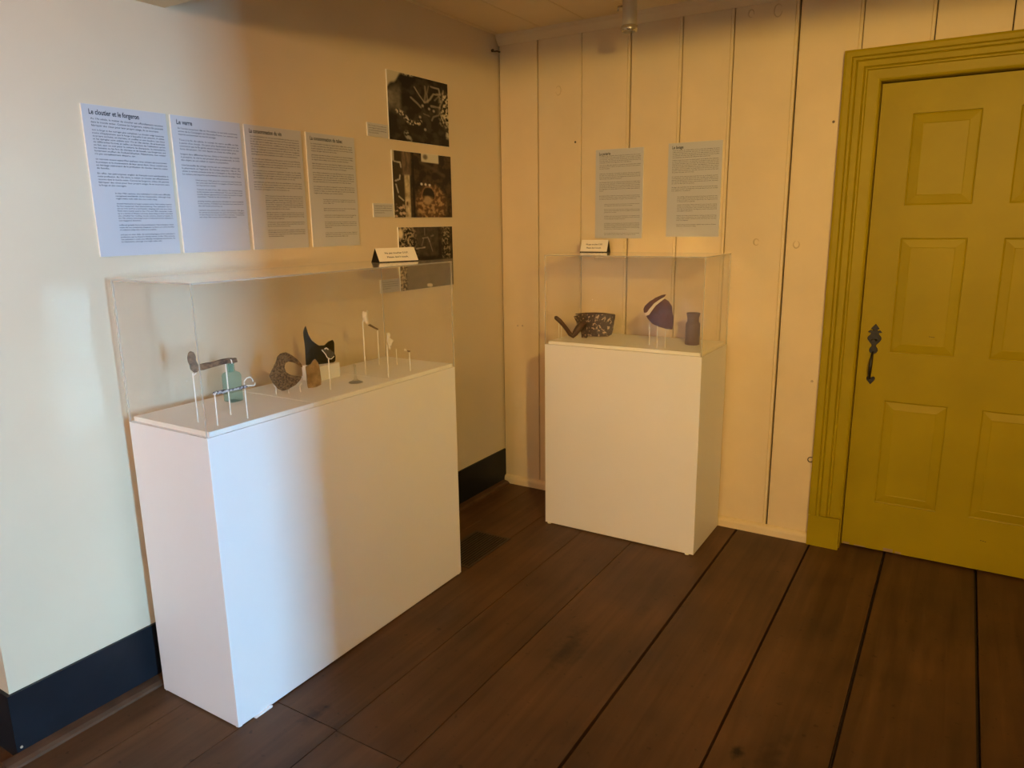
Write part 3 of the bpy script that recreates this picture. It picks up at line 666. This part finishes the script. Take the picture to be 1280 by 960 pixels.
# folded signs on top of the covers
def tent(corner, axis, length, depth, hgt, z, label):
    ax = Vector((*axis, 0)).normalized(); nr = Vector((ax.y, -ax.x, 0)); c = Vector((*corner, z))
    root = thing('folded_sign', c + ax * length / 2 - nr * depth / 2, label, 'sign', 'folded please-do-not-touch signs')
    P = lambda a, d, h: c + ax * a - nr * d + UP * h
    bm = bmesh.new(); vs = [[bm.verts.new(P(a, d, h)) for d, h in ((0, 0), (depth, 0), (depth / 2, hgt))] for a in (0, length)]
    bm.faces.new(vs[0]); bm.faces.new(vs[1][::-1])
    for k in range(3): bm.faces.new((vs[0][k], vs[1][k], vs[1][(k + 1) % 3], vs[0][(k + 1) % 3]))
    bmesh.ops.recalc_face_normals(bm, faces=bm.faces); obj('black_stand', bm, M['cardboard'], root)
    up = (P(0, depth / 2, hgt) - P(0, 0, 0)); sl = up.length; up.normalize(); n = ax.cross(up).normalized()
    if n.dot(nr) < 0: n = -n
    o = P(0, 0, 0) + n * .0002
    bm = bmesh.new(); q = []
    for d in (0, .0009): q.append([bm.verts.new(o + ax * a + up * b + n * d) for a, b in ((0.001, .004), (length - .001, .004), (length - .001, sl), (0.001, sl))])
    bm.faces.new(q[0]); bm.faces.new(q[1])
    for k in range(4): bm.faces.new((q[0][k], q[0][(k + 1) % 4], q[1][(k + 1) % 4], q[1][k]))
    bmesh.ops.recalc_face_normals(bm, faces=bm.faces); obj('white_card', bm, M['cardwhite'], root)
    bm = bmesh.new(); o2 = o + n * .0013
    write(bm, 'Ne pas toucher S.V.P.', o2 + ax * length * .5 + up * sl * .58, ax, up, sl * .17, length * .60, .02, 'C')
    write(bm, "Please don't touch.", o2 + ax * length * .5 + up * sl * .30, ax, up, sl * .17, length * .54, .02, 'C')
    obj('lettering', bm, M['ink'], root)
tent((.262, -1.325), (.35, .94), .182, .072, .056, 1.3935, 'folded black sign with a white card on the long left display cover')
tent((.556, -.115), (.99, .05), .150, .050, .062, 1.390, 'folded black sign with a white card on the back display cover')

# ================================================================== FINDS IN THE LONG CASE
NC = (.85, -.53)
def rod(x, y, top, label, hook=None, r=.0019, z0=DT, group='white rods holding the finds up'):
    root = thing('support_rod', (x, y, z0), label, 'support rod', group)
    bm = bmesh.new(); tube(bm, [(x, y, z0), (x, y, (z0 + top) / 2), (x, y, top)], r, 10); obj('shaft', bm, M['rod'], root)
    if hook:
        bm = bmesh.new(); tube(bm, [(x, y, top)] + hook, r * .95, 8); obj('hook', bm, M['rod'], root)
    return root
# long iron strap with a flat thumb end, held on two rods
nb = (.970, -.243)
strap = thing('iron_latch_bar', (.332, -2.253, 1.12), 'rusted iron bar with an upright flat paddle end, held on two rods above the bottle', 'iron find')
bm = slab([(.012, .174), (.030, .176), (.057, .177), (.091, .181), (.118, .181), (.136, .179), (.138, .166), (.118, .165), (.093, .164), (.055, .160), (.030, .156), (.012, .157)], (.332, -2.253, DT), nb, .009, rough=.0018)
obj('bar', bm, M['rust'], strap)
bm = slab([(-.010, .200), (-.007, .212), (.000, .218), (.009, .214), (.013, .200), (.012, .188), (.017, .176), (.020, .163), (.012, .153), (.002, .153), (-.006, .163), (-.006, .176), (-.010, .188)], (.332, -2.253, DT), nb, .008, rough=.0012)
obj('paddle', bm, M['rust'], strap)
rod(.332, -2.253, 1.118, 'white rod under the paddle end of the rusted bar', [(.336, -2.252, 1.112), (.342, -2.248, 1.118)])
rod(.346, -2.147, 1.130, 'white rod hooked over the middle of the rusted bar', [(.350, -2.147, 1.142), (.362, -2.143, 1.146), (.366, -2.140, 1.140), (.366, -2.139, 1.130)])
# iron key shank
nk = (.954, -.301)
key = thing('iron_key', (.419, -2.249, 1.06), 'flaked silvery black iron rod lying across two short rods before the bottle', 'iron find')
bm = slab([(-.006, .094), (-.004, .103), (.020, .105), (.052, .104), (.094, .109), (.100, .104), (.094, .100), (.052, .098), (.020, .094)], (.419, -2.249, DT), nk, .008, rough=.0018)
obj('shank', bm, M['keyiron'], key)
bm = bmesh.new(); d = Vector((.301, .954, 0)); b0 = Vector((.419, -2.249, DT))
tube(bm, [b0 + d * .092 + UP * .1045, b0 + d * .105 + UP * .1055, b0 + d * .118 + UP * .103, b0 + d * .122 + UP * .105, b0 + d * .1225 + UP * .112], [.003, .0026, .0026, .0024, .002], 8)
obj('hooked_end', bm, M['clay'], key)
rod(.419, -2.249, 1.058, 'short white rod under the near end of the flaked iron rod', [(.424, -2.250, 1.063), (.427, -2.246, 1.070)])
rod(.427, -2.148, 1.078, 'short white rod with a curled tip at the far end of the flaked iron rod', [(.428, -2.147, 1.084), (.431, -2.140, 1.0915), (.434, -2.130, 1.092), (.436, -2.124, 1.085), (.436, -2.123, 1.077)])
# square aqua bottle
bt = thing('aqua_bottle', (.198, -2.020, DT), 'small square aqua glass bottle standing behind the iron bars', 'bottle')
bm = bmesh.new(); cx, cy = .198, -2.020
def sq(hw, z, rr, n=6):
    pts = []
    for q in range(4):
        a0 = q * math.pi / 2; ccx = (hw - rr) * (1 if q in (0, 3) else -1); ccy = (hw - rr) * (1 if q < 2 else -1)
        for i in range(n): a = a0 + i / (n - 1) * math.pi / 2; pts.append(bm.verts.new((cx + ccx + rr * math.cos(a), cy + ccy + rr * math.sin(a), DT + z)))
    return pts
rg = [sq(.0215, .0, .007), sq(.0245, .004, .008), sq(.0245, .088, .008), sq(.0225, .097, .010), sq(.0150, .103, .0145)]
rg = rg + [sq(.0128, .107, .0127), sq(.0122, .128, .0121), sq(.0150, .131, .0149), sq(.0150, .141, .0149), sq(.0125, .143, .0124)]
for a, b in zip(rg, rg[1:]):
    for k in range(24):
        f = bm.faces.new((a[k], a[(k + 1) % 24], b[(k + 1) % 24], b[k])); f.smooth = True
bm.faces.new(rg[0][::-1]); 
top = [bm.verts.new((cx + (v.co.x - cx) * .62, cy + (v.co.y - cy) * .62, DT + .141)) for v in rg[-1]]
for k in range(24): bm.faces.new((rg[-1][k], rg[-1][(k + 1) % 24], top[(k + 1) % 24], top[k]))
low = [bm.verts.new((v.co.x, v.co.y, DT + .100)) for v in top]
for k in range(24): bm.faces.new((top[k], top[(k + 1) % 24], low[(k + 1) % 24], low[k]))
bm.faces.new(low)
obj('body', bm, M['aqua'], bt)
# crescent of crusted iron
bm = slab([(.005, .146), (.023, .135), (.042, .117), (.051, .104), (.056, .093), (.057, .088), (.053, .088), (.041, .099), (.027, .108), (.010, .113), (.000, .109), (-.005, .093), (-.001, .077), (.012, .065), (.032, .058), (.052, .055), (.045, .042), (.026, .026), (.002, .014), (-.019, .010), (-.034, .020), (-.050, .046), (-.058, .069), (-.045, .090), (-.034, .110), (-.025, .133), (-.013, .143)], (.271, -1.850, DT), NC, .010, rough=.0012, cuts=2)
tag(obj('crescent_iron_find', bm, M['crust'], loc=(.271, -1.850, DT)), 'crusted brown crescent-shaped find with an open hollow, standing by the bottle', 'iron find')
def peg(x, y, top, label, hook=None): return rod(x, y, top, label, hook, .0017, DT, 'white pegs carrying the crescent find')
peg(.249, -1.882, .992, 'white peg at the left foot of the crescent find', [(.243, -1.886, 1.000)])
peg(.279, -1.853, .980, 'white peg under the middle of the crescent find')
peg(.300, -1.818, .990, 'white peg at the right foot of the crescent find', [(.303, -1.812, .999)])
# block with the dark glass shard
blk = B(.150, .226, -1.668, -1.546, DT, 1.022, bev=.001)
tag(obj('display_block', blk, M['deck'], loc=(.188, -1.607, DT)), 'small white block carrying the dark horned glass shard', 'block')
bm = slab([(-.049, .207), (-.042, .173), (-.031, .150), (-.016, .136), (-.004, .128), (.015, .128), (.032, .141), (.050, .145), (.055, .133), (.053, .090), (.057, .080), (.055, .064), (.049, .057), (.003, .0565), (-.016, .0565), (-.031, .0565), (-.059, .0565), (-.058, .091), (-.058, .139), (-.060, .162), (-.060, .184), (-.054, .200)], (.190, -1.605, DT), NC, .006, curve=2.6, rough=.0006, cuts=2, off=.004)
tag(obj('glass_shard', bm, M['darkglass'], smooth=False, loc=(.190, -1.605, 1.022)), 'black bottle glass shard with a tall pointed horn, standing on the white block', 'glass shard')
# leaning tan stone
bm = slab([(.011, .104), (.020, .090), (.025, .071), (.026, .040), (.027, .017), (.025, .007), (.006, .0005), (-.022, .0005), (-.023, .026), (-.024, .060), (-.024, .078), (-.006, .086), (.003, .097)], (.283, -1.738, DT), NC, .013, rough=.0014, cuts=2)
tag(obj('pointed_stone', bm, M['stone'], loc=(.283, -1.738, DT)), 'flat tan stone with a pointed top standing before the white block', 'stone')
# cut glass disc on a rod
dsc = thing('clear_glass_shard', (.368, -1.739, 1.09), 'small clear glass shard with a silvery rim on a single rod before the black shard', 'glass shard')
bm = slab([(-.022, .148), (-.006, .152), (.007, .147), (.020, .134), (.022, .121), (.008, .112), (-.004, .118), (-.009, .133)], (.368, -1.739, DT), NC, .004, curve=3, rough=.0006)
obj('fragment', bm, M['clearglass'], dsc)
bm = bmesh.new(); nv = Vector((.849, -.529, 0)); sv = Vector((.529, .849, 0)); b0 = Vector((.368, -1.739, DT)) + nv * .003
tube(bm, [b0 + sv * a + UP * t for a, t in ((-.022, .148), (-.016, .140), (-.009, .130), (-.005, .119), (.004, .113), (.010, .1125), (.020, .121))], .0014, 8)
tube(bm, [b0 + sv * a + UP * t for a, t in ((-.012, .150), (-.006, .1535), (.001, .147))], .0022, 8)
obj('rim', bm, M['rod'], dsc)
rod(.368, -1.739, 1.079, 'tall white rod before the white block, holding the clear shard')
# foot of a wine glass
bm = bmesh.new(); lathe(bm, (.361, -1.603, DT), [(.027, .0), (.0275, .0015), (.024, .004), (.012, .008), (.006, .014), (.0042, .024), (.0038, .045), (.0045, .060), (.0055, .066), (.002, .070)], 32)
tag(obj('wine_glass_foot', bm, M['clearglass'], loc=(.361, -1.603, DT)), 'clear foot and broken stem of a wine glass standing on the white deck', 'glass find')
# clay pipe pieces
pb = thing('clay_pipe', (.294, -1.475, 1.17), 'white clay pipe bowl with a dark stem held on two tall rods', 'clay pipe')
b0 = Vector((.294, -1.475, DT)); 
bm = bmesh.new(); tube(bm, [b0 + sv * a + UP * t for a, t in ((.013, .248), (.0105, .236), (.012, .222), (.016, .208), (.021, .197))], [.0105, .0115, .0105, .0085, .005], 14)
tube(bm, [b0 + sv * a + UP * t for a, t in ((.017, .249), (.021, .2495), (.0225, .244))], [.003, .004, .002], 8)
obj('bowl', bm, M['clay'], pb)
e0 = Vector((.199, -1.289, 1.116))
bm = bmesh.new(); tube(bm, [b0 + sv * .020 + UP * .199, (b0 + sv * .020 + UP * .199).lerp(e0, .5), e0], [.0046, .0042, .0038], 10)
obj('stem', bm, M['stained'], pb)['label'] = 'dark stained pipe stem'
rod(.294, -1.475, 1.176, 'tallest white rod, under the pipe bowl', [(.297, -1.472, 1.182), (.303, -1.470, 1.184)], .0023)
rod(.199, -1.289, 1.112, 'white rod at the back under the pipe stem end')
fp = thing('pipe_fragment', (.410, -1.473, 1.10), 'broken white clay pipe fragment on the rod nearest the front of the case', 'clay pipe')
bm = slab([(-.001, .172), (.008, .174), (.013, .164), (.009, .155), (.018, .147), (.025, .143), (.017, .132), (.014, .124), (.006, .123), (-.001, .138), (-.001, .155)], (.412, -1.472, DT), NC, .008, rough=.0015)
obj('fragment', bm, M['clay'], fp)
b1 = Vector((.412, -1.472, DT)); bm = bmesh.new(); tube(bm, [b1 + sv * .007 + UP * .126, b1 + sv * .008 + UP * .116, b1 + sv * .009 + UP * .109], [.004, .0045, .003], 8)
obj('spur', bm, M['clay'], fp)
rod(.410, -1.473, 1.094, 'white rod under the broken pipe fragment at the front', None, .0023)
rod(.266, -1.254, 1.032, 'short bare white rod at the far back of the long case')
se_ = thing('pipe_stem_piece', (.404, -1.335, 1.04), 'tiny pale and dark pipe piece on the last short rod to the right', 'clay pipe')
b2 = Vector((.404, -1.335, DT)); bm = bmesh.new(); tube(bm, [b2 + sv * -.021 + UP * .085, b2 + sv * -.017 + UP * .087, b2 + sv * -.010 + UP * .084], [.0035, .005, .003], 10); obj('bit', bm, M['clay'], se_)
bm = bmesh.new(); tube(bm, [b2 + sv * -.010 + UP * .084, b2 + sv * -.004 + UP * .081, b2 + sv * .003 + UP * .079], [.0028, .0034, .0028], 10); obj('dark_end', bm, M['stained'], se_)['label'] = 'dark stained end'
rod(.404, -1.335, 1.042, 'short white rod under the tiny pipe piece')

# ================================================================== FINDS IN THE BACK CASE
ND = (.148, -.989)
nd = Vector((*ND, 0)).normalized(); sd = Vector((-nd.y, nd.x, 0))
pt = thing('pot_sherd', (.66, -.252, DT), 'dark brown flaked pot sherd with a bent handle, at the left of the back case', 'pottery')
bm = slab([(-.071, .106), (-.041, .118), (.005, .125), (.048, .128), (.096, .128), (.145, .123), (.145, .112), (.139, .075), (.135, .040), (.130, .021), (.114, .012), (.066, .011), (.013, .010), (.006, .0005), (-.023, .0005), (-.025, .029), (-.037, .037), (-.051, .054), (-.054, .079), (-.067, .098)], (.66, -.252, DT), ND, .010, curve=2.2, rough=.001, cuts=2)
obj('wall', bm, M['glaze'], pt)
bm = bmesh.new(); b0 = Vector((.66, -.252, DT))
tube(bm, [b0 + sd * s + UP * t + nd * .012 for s, t in ((-.060, .118), (0, .1265), (.05, .129), (.096, .1285), (.143, .122))], [.003, .004, .0045, .004, .003], 8)
for v in bm.verts:
    q = (v.co - b0).dot(sd) - .045; v.co -= nd * (2.2 * q * q + .008)
obj('rim', bm, M['brown'], pt)
bm = bmesh.new(); tube(bm, [(.542, -.366, 1.080), (.548, -.363, 1.078), (.565, -.351, 1.060), (.581, -.341, 1.038), (.597, -.330, 1.012), (.608, -.322, .992), (.619, -.315, .983), (.629, -.309, .996), (.642, -.298, 1.022), (.652, -.286, 1.038), (.664, -.264, 1.048)], [.005, .0105, .0115, .0105, .0105, .0115, .0125, .015, .0175, .017, .014], 14)
obj('handle', bm, M['brown'], pt)
def rod2(x, y, top, label): return rod(x, y, top, label, None, .0016, DT, 'thin clear rods in the back case')
rod2(.560, -.352, 1.048, 'thin rod at the outer side of the pot handle')
rod2(.574, -.352, 1.036, 'thin rod under the pot handle, next to the sherd')
sh = thing('bowl_sherd', (1.08, -.351, DT + .09), 'rounded purple brown bowl sherd mended with a white seam, raised on thin rods', 'pottery')
whole_low = [(.026, .228), (.036, .222), (.045, .216), (.060, .193), (.062, .168), (.068, .140), (.067, .110), (.065, .086), (.044, .087), (.006, .096), (-.026, .108), (-.051, .129), (-.061, .143), (-.046, .149), (-.030, .172), (-.013, .195), (.006, .211)]
obj('lower_piece', slab(whole_low, (1.08, -.351, DT), ND, .007, curve=3.5, rough=.0005, cuts=2), M['purple'], sh)
obj('upper_piece', slab([(.030, .247), (.012, .244), (-.016, .231), (-.043, .213), (-.064, .193), (-.072, .177), (-.069, .160), (-.060, .160), (-.053, .163), (-.040, .182), (-.022, .205), (.000, .221), (.024, .236)], (1.08, -.351, DT), ND, .007, curve=3.5, rough=.0005, cuts=2), M['purple'], sh)
obj('white_seam', slab([(-.067, .158), (-.062, .145), (-.046, .150), (-.030, .173), (-.013, .196), (.006, .212), (.024, .228), (.022, .235), (.000, .220), (-.022, .204), (-.040, .181), (-.053, .162)], (1.08, -.351, DT), ND, .005, curve=3.5, cuts=1), M['plasterline'], sh)['label'] = 'white mended seam'
rod2(1.020, -.300, 1.072, 'thin rod behind the bowl sherd on its left')
rod2(1.084, -.371, 1.070, 'front thin rod under the middle of the bowl sherd')
rod2(1.115, -.345, 1.056, 'thin rod under the right of the bowl sherd')
bm = bmesh.new(); lathe(bm, (1.197, -.200, DT), [(.030, 0), (.0335, .002), (.0335, .098), (.031, .104), (.0275, .108), (.0265, .118), (.0275, .130), (.0315, .146), (.0325, .150), (.030, .151), (.026, .148), (.023, .13)], 40)
tag(obj('ointment_jar', bm, M['jar'], loc=(1.197, -.200, DT)), 'plain grey brown stoneware jar with flared neck at the right of the back case', 'jar')

# ================================================================== SMALL FITTINGS
vt = thing('floor_register', (.36, -.88, 0), 'brown slotted floor register between the pedestals', 'floor vent')
bm = bmesh.new(); vx0, vx1, vy0, vy1 = .262, .472, -1.066, -.700
for a in ((vx0, vx1, vy0, vy0 + .014), (vx0, vx1, vy1 - .014, vy1), (vx0, vx0 + .012, vy0 + .014, vy1 - .014), (vx1 - .012, vx1, vy0 + .014, vy1 - .014)): box(bm, *a, 0, .004)
obj('frame', bm, M['ventmetal'], vt)
obj('duct', B(vx0 + .012, vx1 - .012, vy0 + .014, vy1 - .014, .0002, .0008), M['ventdark'], vt)
bm = bmesh.new()
for k in range(12):
    x = vx0 + .0135 + .0155 * k; box(bm, x, x + .0058, vy0 + .014, vy1 - .014, .001, .0036)
obj('grille', bm, M['ventmetal'], vt)

# small spotlight hanging from the ceiling
lx, ly, lz = .949, -.45, 2.352
sp = thing('ceiling_spotlight', (lx, ly, H), 'small grey cylindrical spotlight hanging from the ceiling, unlit', 'spotlight')
bm = bmesh.new(); lathe(bm, (lx, ly, lz), [(.029, -.018), (.031, -.012), (.031, .120), (.026, .130), (.010, .134)], 28); obj('can', bm, M['grey'], sp)
bm = bmesh.new(); lathe(bm, (lx, ly, lz), [(.028, -.022), (.0335, -.021), (.0355, -.012), (.0355, .000), (.031, .003)], 28); obj('rim', bm, M['chrome'], sp)
bm = bmesh.new(); lathe(bm, (lx, ly, lz - .0225), [(.027, 0), (.027, .001)], 24); obj('lens', bm, M['lens'], sp)
bm = bmesh.new(); tube(bm, [(lx, ly, lz + .130), (lx, ly, H)], .009, 12); lathe(bm, (lx, ly, H - .012), [(.03, 0), (.034, .004), (.034, .012)], 24); obj('stem', bm, M['grey'], sp)
bm = bmesh.new(); tube(bm, [(lx - .046, ly - .02, lz + .060), (lx - .043, ly - .02, lz + .078), (lx - .030, ly - .005, lz + .082)], .0045, 8); obj('lock_screw', bm, M['chrome'], sp)

bk = thing('corner_bracket', (.004, -.05, 2.44), 'small painted hook bracket high in the corner of the two walls', 'bracket')
bm = bmesh.new(); box(bm, 0, .004, -.085, -.005, 2.425, 2.462); bevel(bm, .0012, 1); obj('plate', bm, M['plaster'], bk)
bm = bmesh.new(); tube(bm, [(.004, -.068, 2.440), (.014, -.068, 2.440)], .008, 10); obj('screw', bm, M['brass'], bk)
bm = bmesh.new(); tube(bm, [(.004, -.045, 2.440), (.024, -.045, 2.440), (.030, -.035, 2.436), (.026, -.022, 2.440)], .004, 8); obj('hook', bm, M['brass'], bk)

bm = bmesh.new(); n0 = 14
tube(bm, [(1.735 + .013 * math.cos(1.2 + 4.2 * i / n0), -.004 - .004 * math.sin(math.pi * i / n0), .421 + .014 * math.sin(1.2 + 4.2 * i / n0) + .006 * (i / n0 - .5)) for i in range(n0 + 1)], .0022, 8)
tag(obj('wire_hook', bm, M['brass'], loc=(1.735, 0, .421)), 'small curled wire hook on the boards beside the yellow door casing', 'hook')
for (x, z, m, lb) in [(.469, 1.951, 'brass', 'rusty nail head in the boards left of the back text panels'), (1.718, 1.953, 'brass', 'nail head high beside the yellow door casing'), (.104, .964, 'screw', 'pale nail head low by the corner, left of a pair'), (.136, .966, 'screw', 'pale nail head low by the corner, right of a pair'), (1.712, .80, 'screw', 'pale nail head halfway up beside the yellow door casing')]:
    bm = bmesh.new(); tube(bm, [(x, .0005, z), (x, -.0025, z)], [.006, .0045], 12)
    tag(obj('nail', bm, M[m], loc=(x, 0, z)), lb, 'nail', 'nails in the board wall')

# ================================================================== CAMERA
f_, cx_, cy_, cz_, yaw, pit, rol = 907.5, 2.2608, -3.5622, 1.5422, .5533, -.2180, -.0136
fw = Vector((-math.sin(yaw) * math.cos(pit), math.cos(yaw) * math.cos(pit), math.sin(pit)))
r = fw.cross(UP).normalized(); u = r.cross(fw)
r2 = math.cos(rol) * r + math.sin(rol) * u; u2 = -math.sin(rol) * r + math.cos(rol) * u
cam = bpy.data.cameras.new('camera'); cam.sensor_fit = 'HORIZONTAL'; cam.sensor_width = 36; cam.lens = f_ / 1280 * 36; cam.clip_start = .05
co = bpy.data.objects.new('camera', cam); COL.objects.link(co)
co.matrix_world = Matrix(((r2.x, u2.x, -fw.x, cx_), (r2.y, u2.y, -fw.y, cy_), (r2.z, u2.z, -fw.z, cz_), (0, 0, 0, 1)))
SC.camera = co
SC.view_settings.view_transform = 'Standard'; SC.view_settings.look = 'None'; SC.view_settings.gamma = 1; SC.view_settings.use_curve_mapping = False
SC.view_settings.exposure = 0
SC.cycles.max_bounces = 12; SC.cycles.transparent_max_bounces = 24; SC.cycles.use_denoising = True; SC.cycles.caustics_reflective = True; SC.cycles.blur_glossy = 0.0
SC.cycles.sample_clamp_indirect = 0
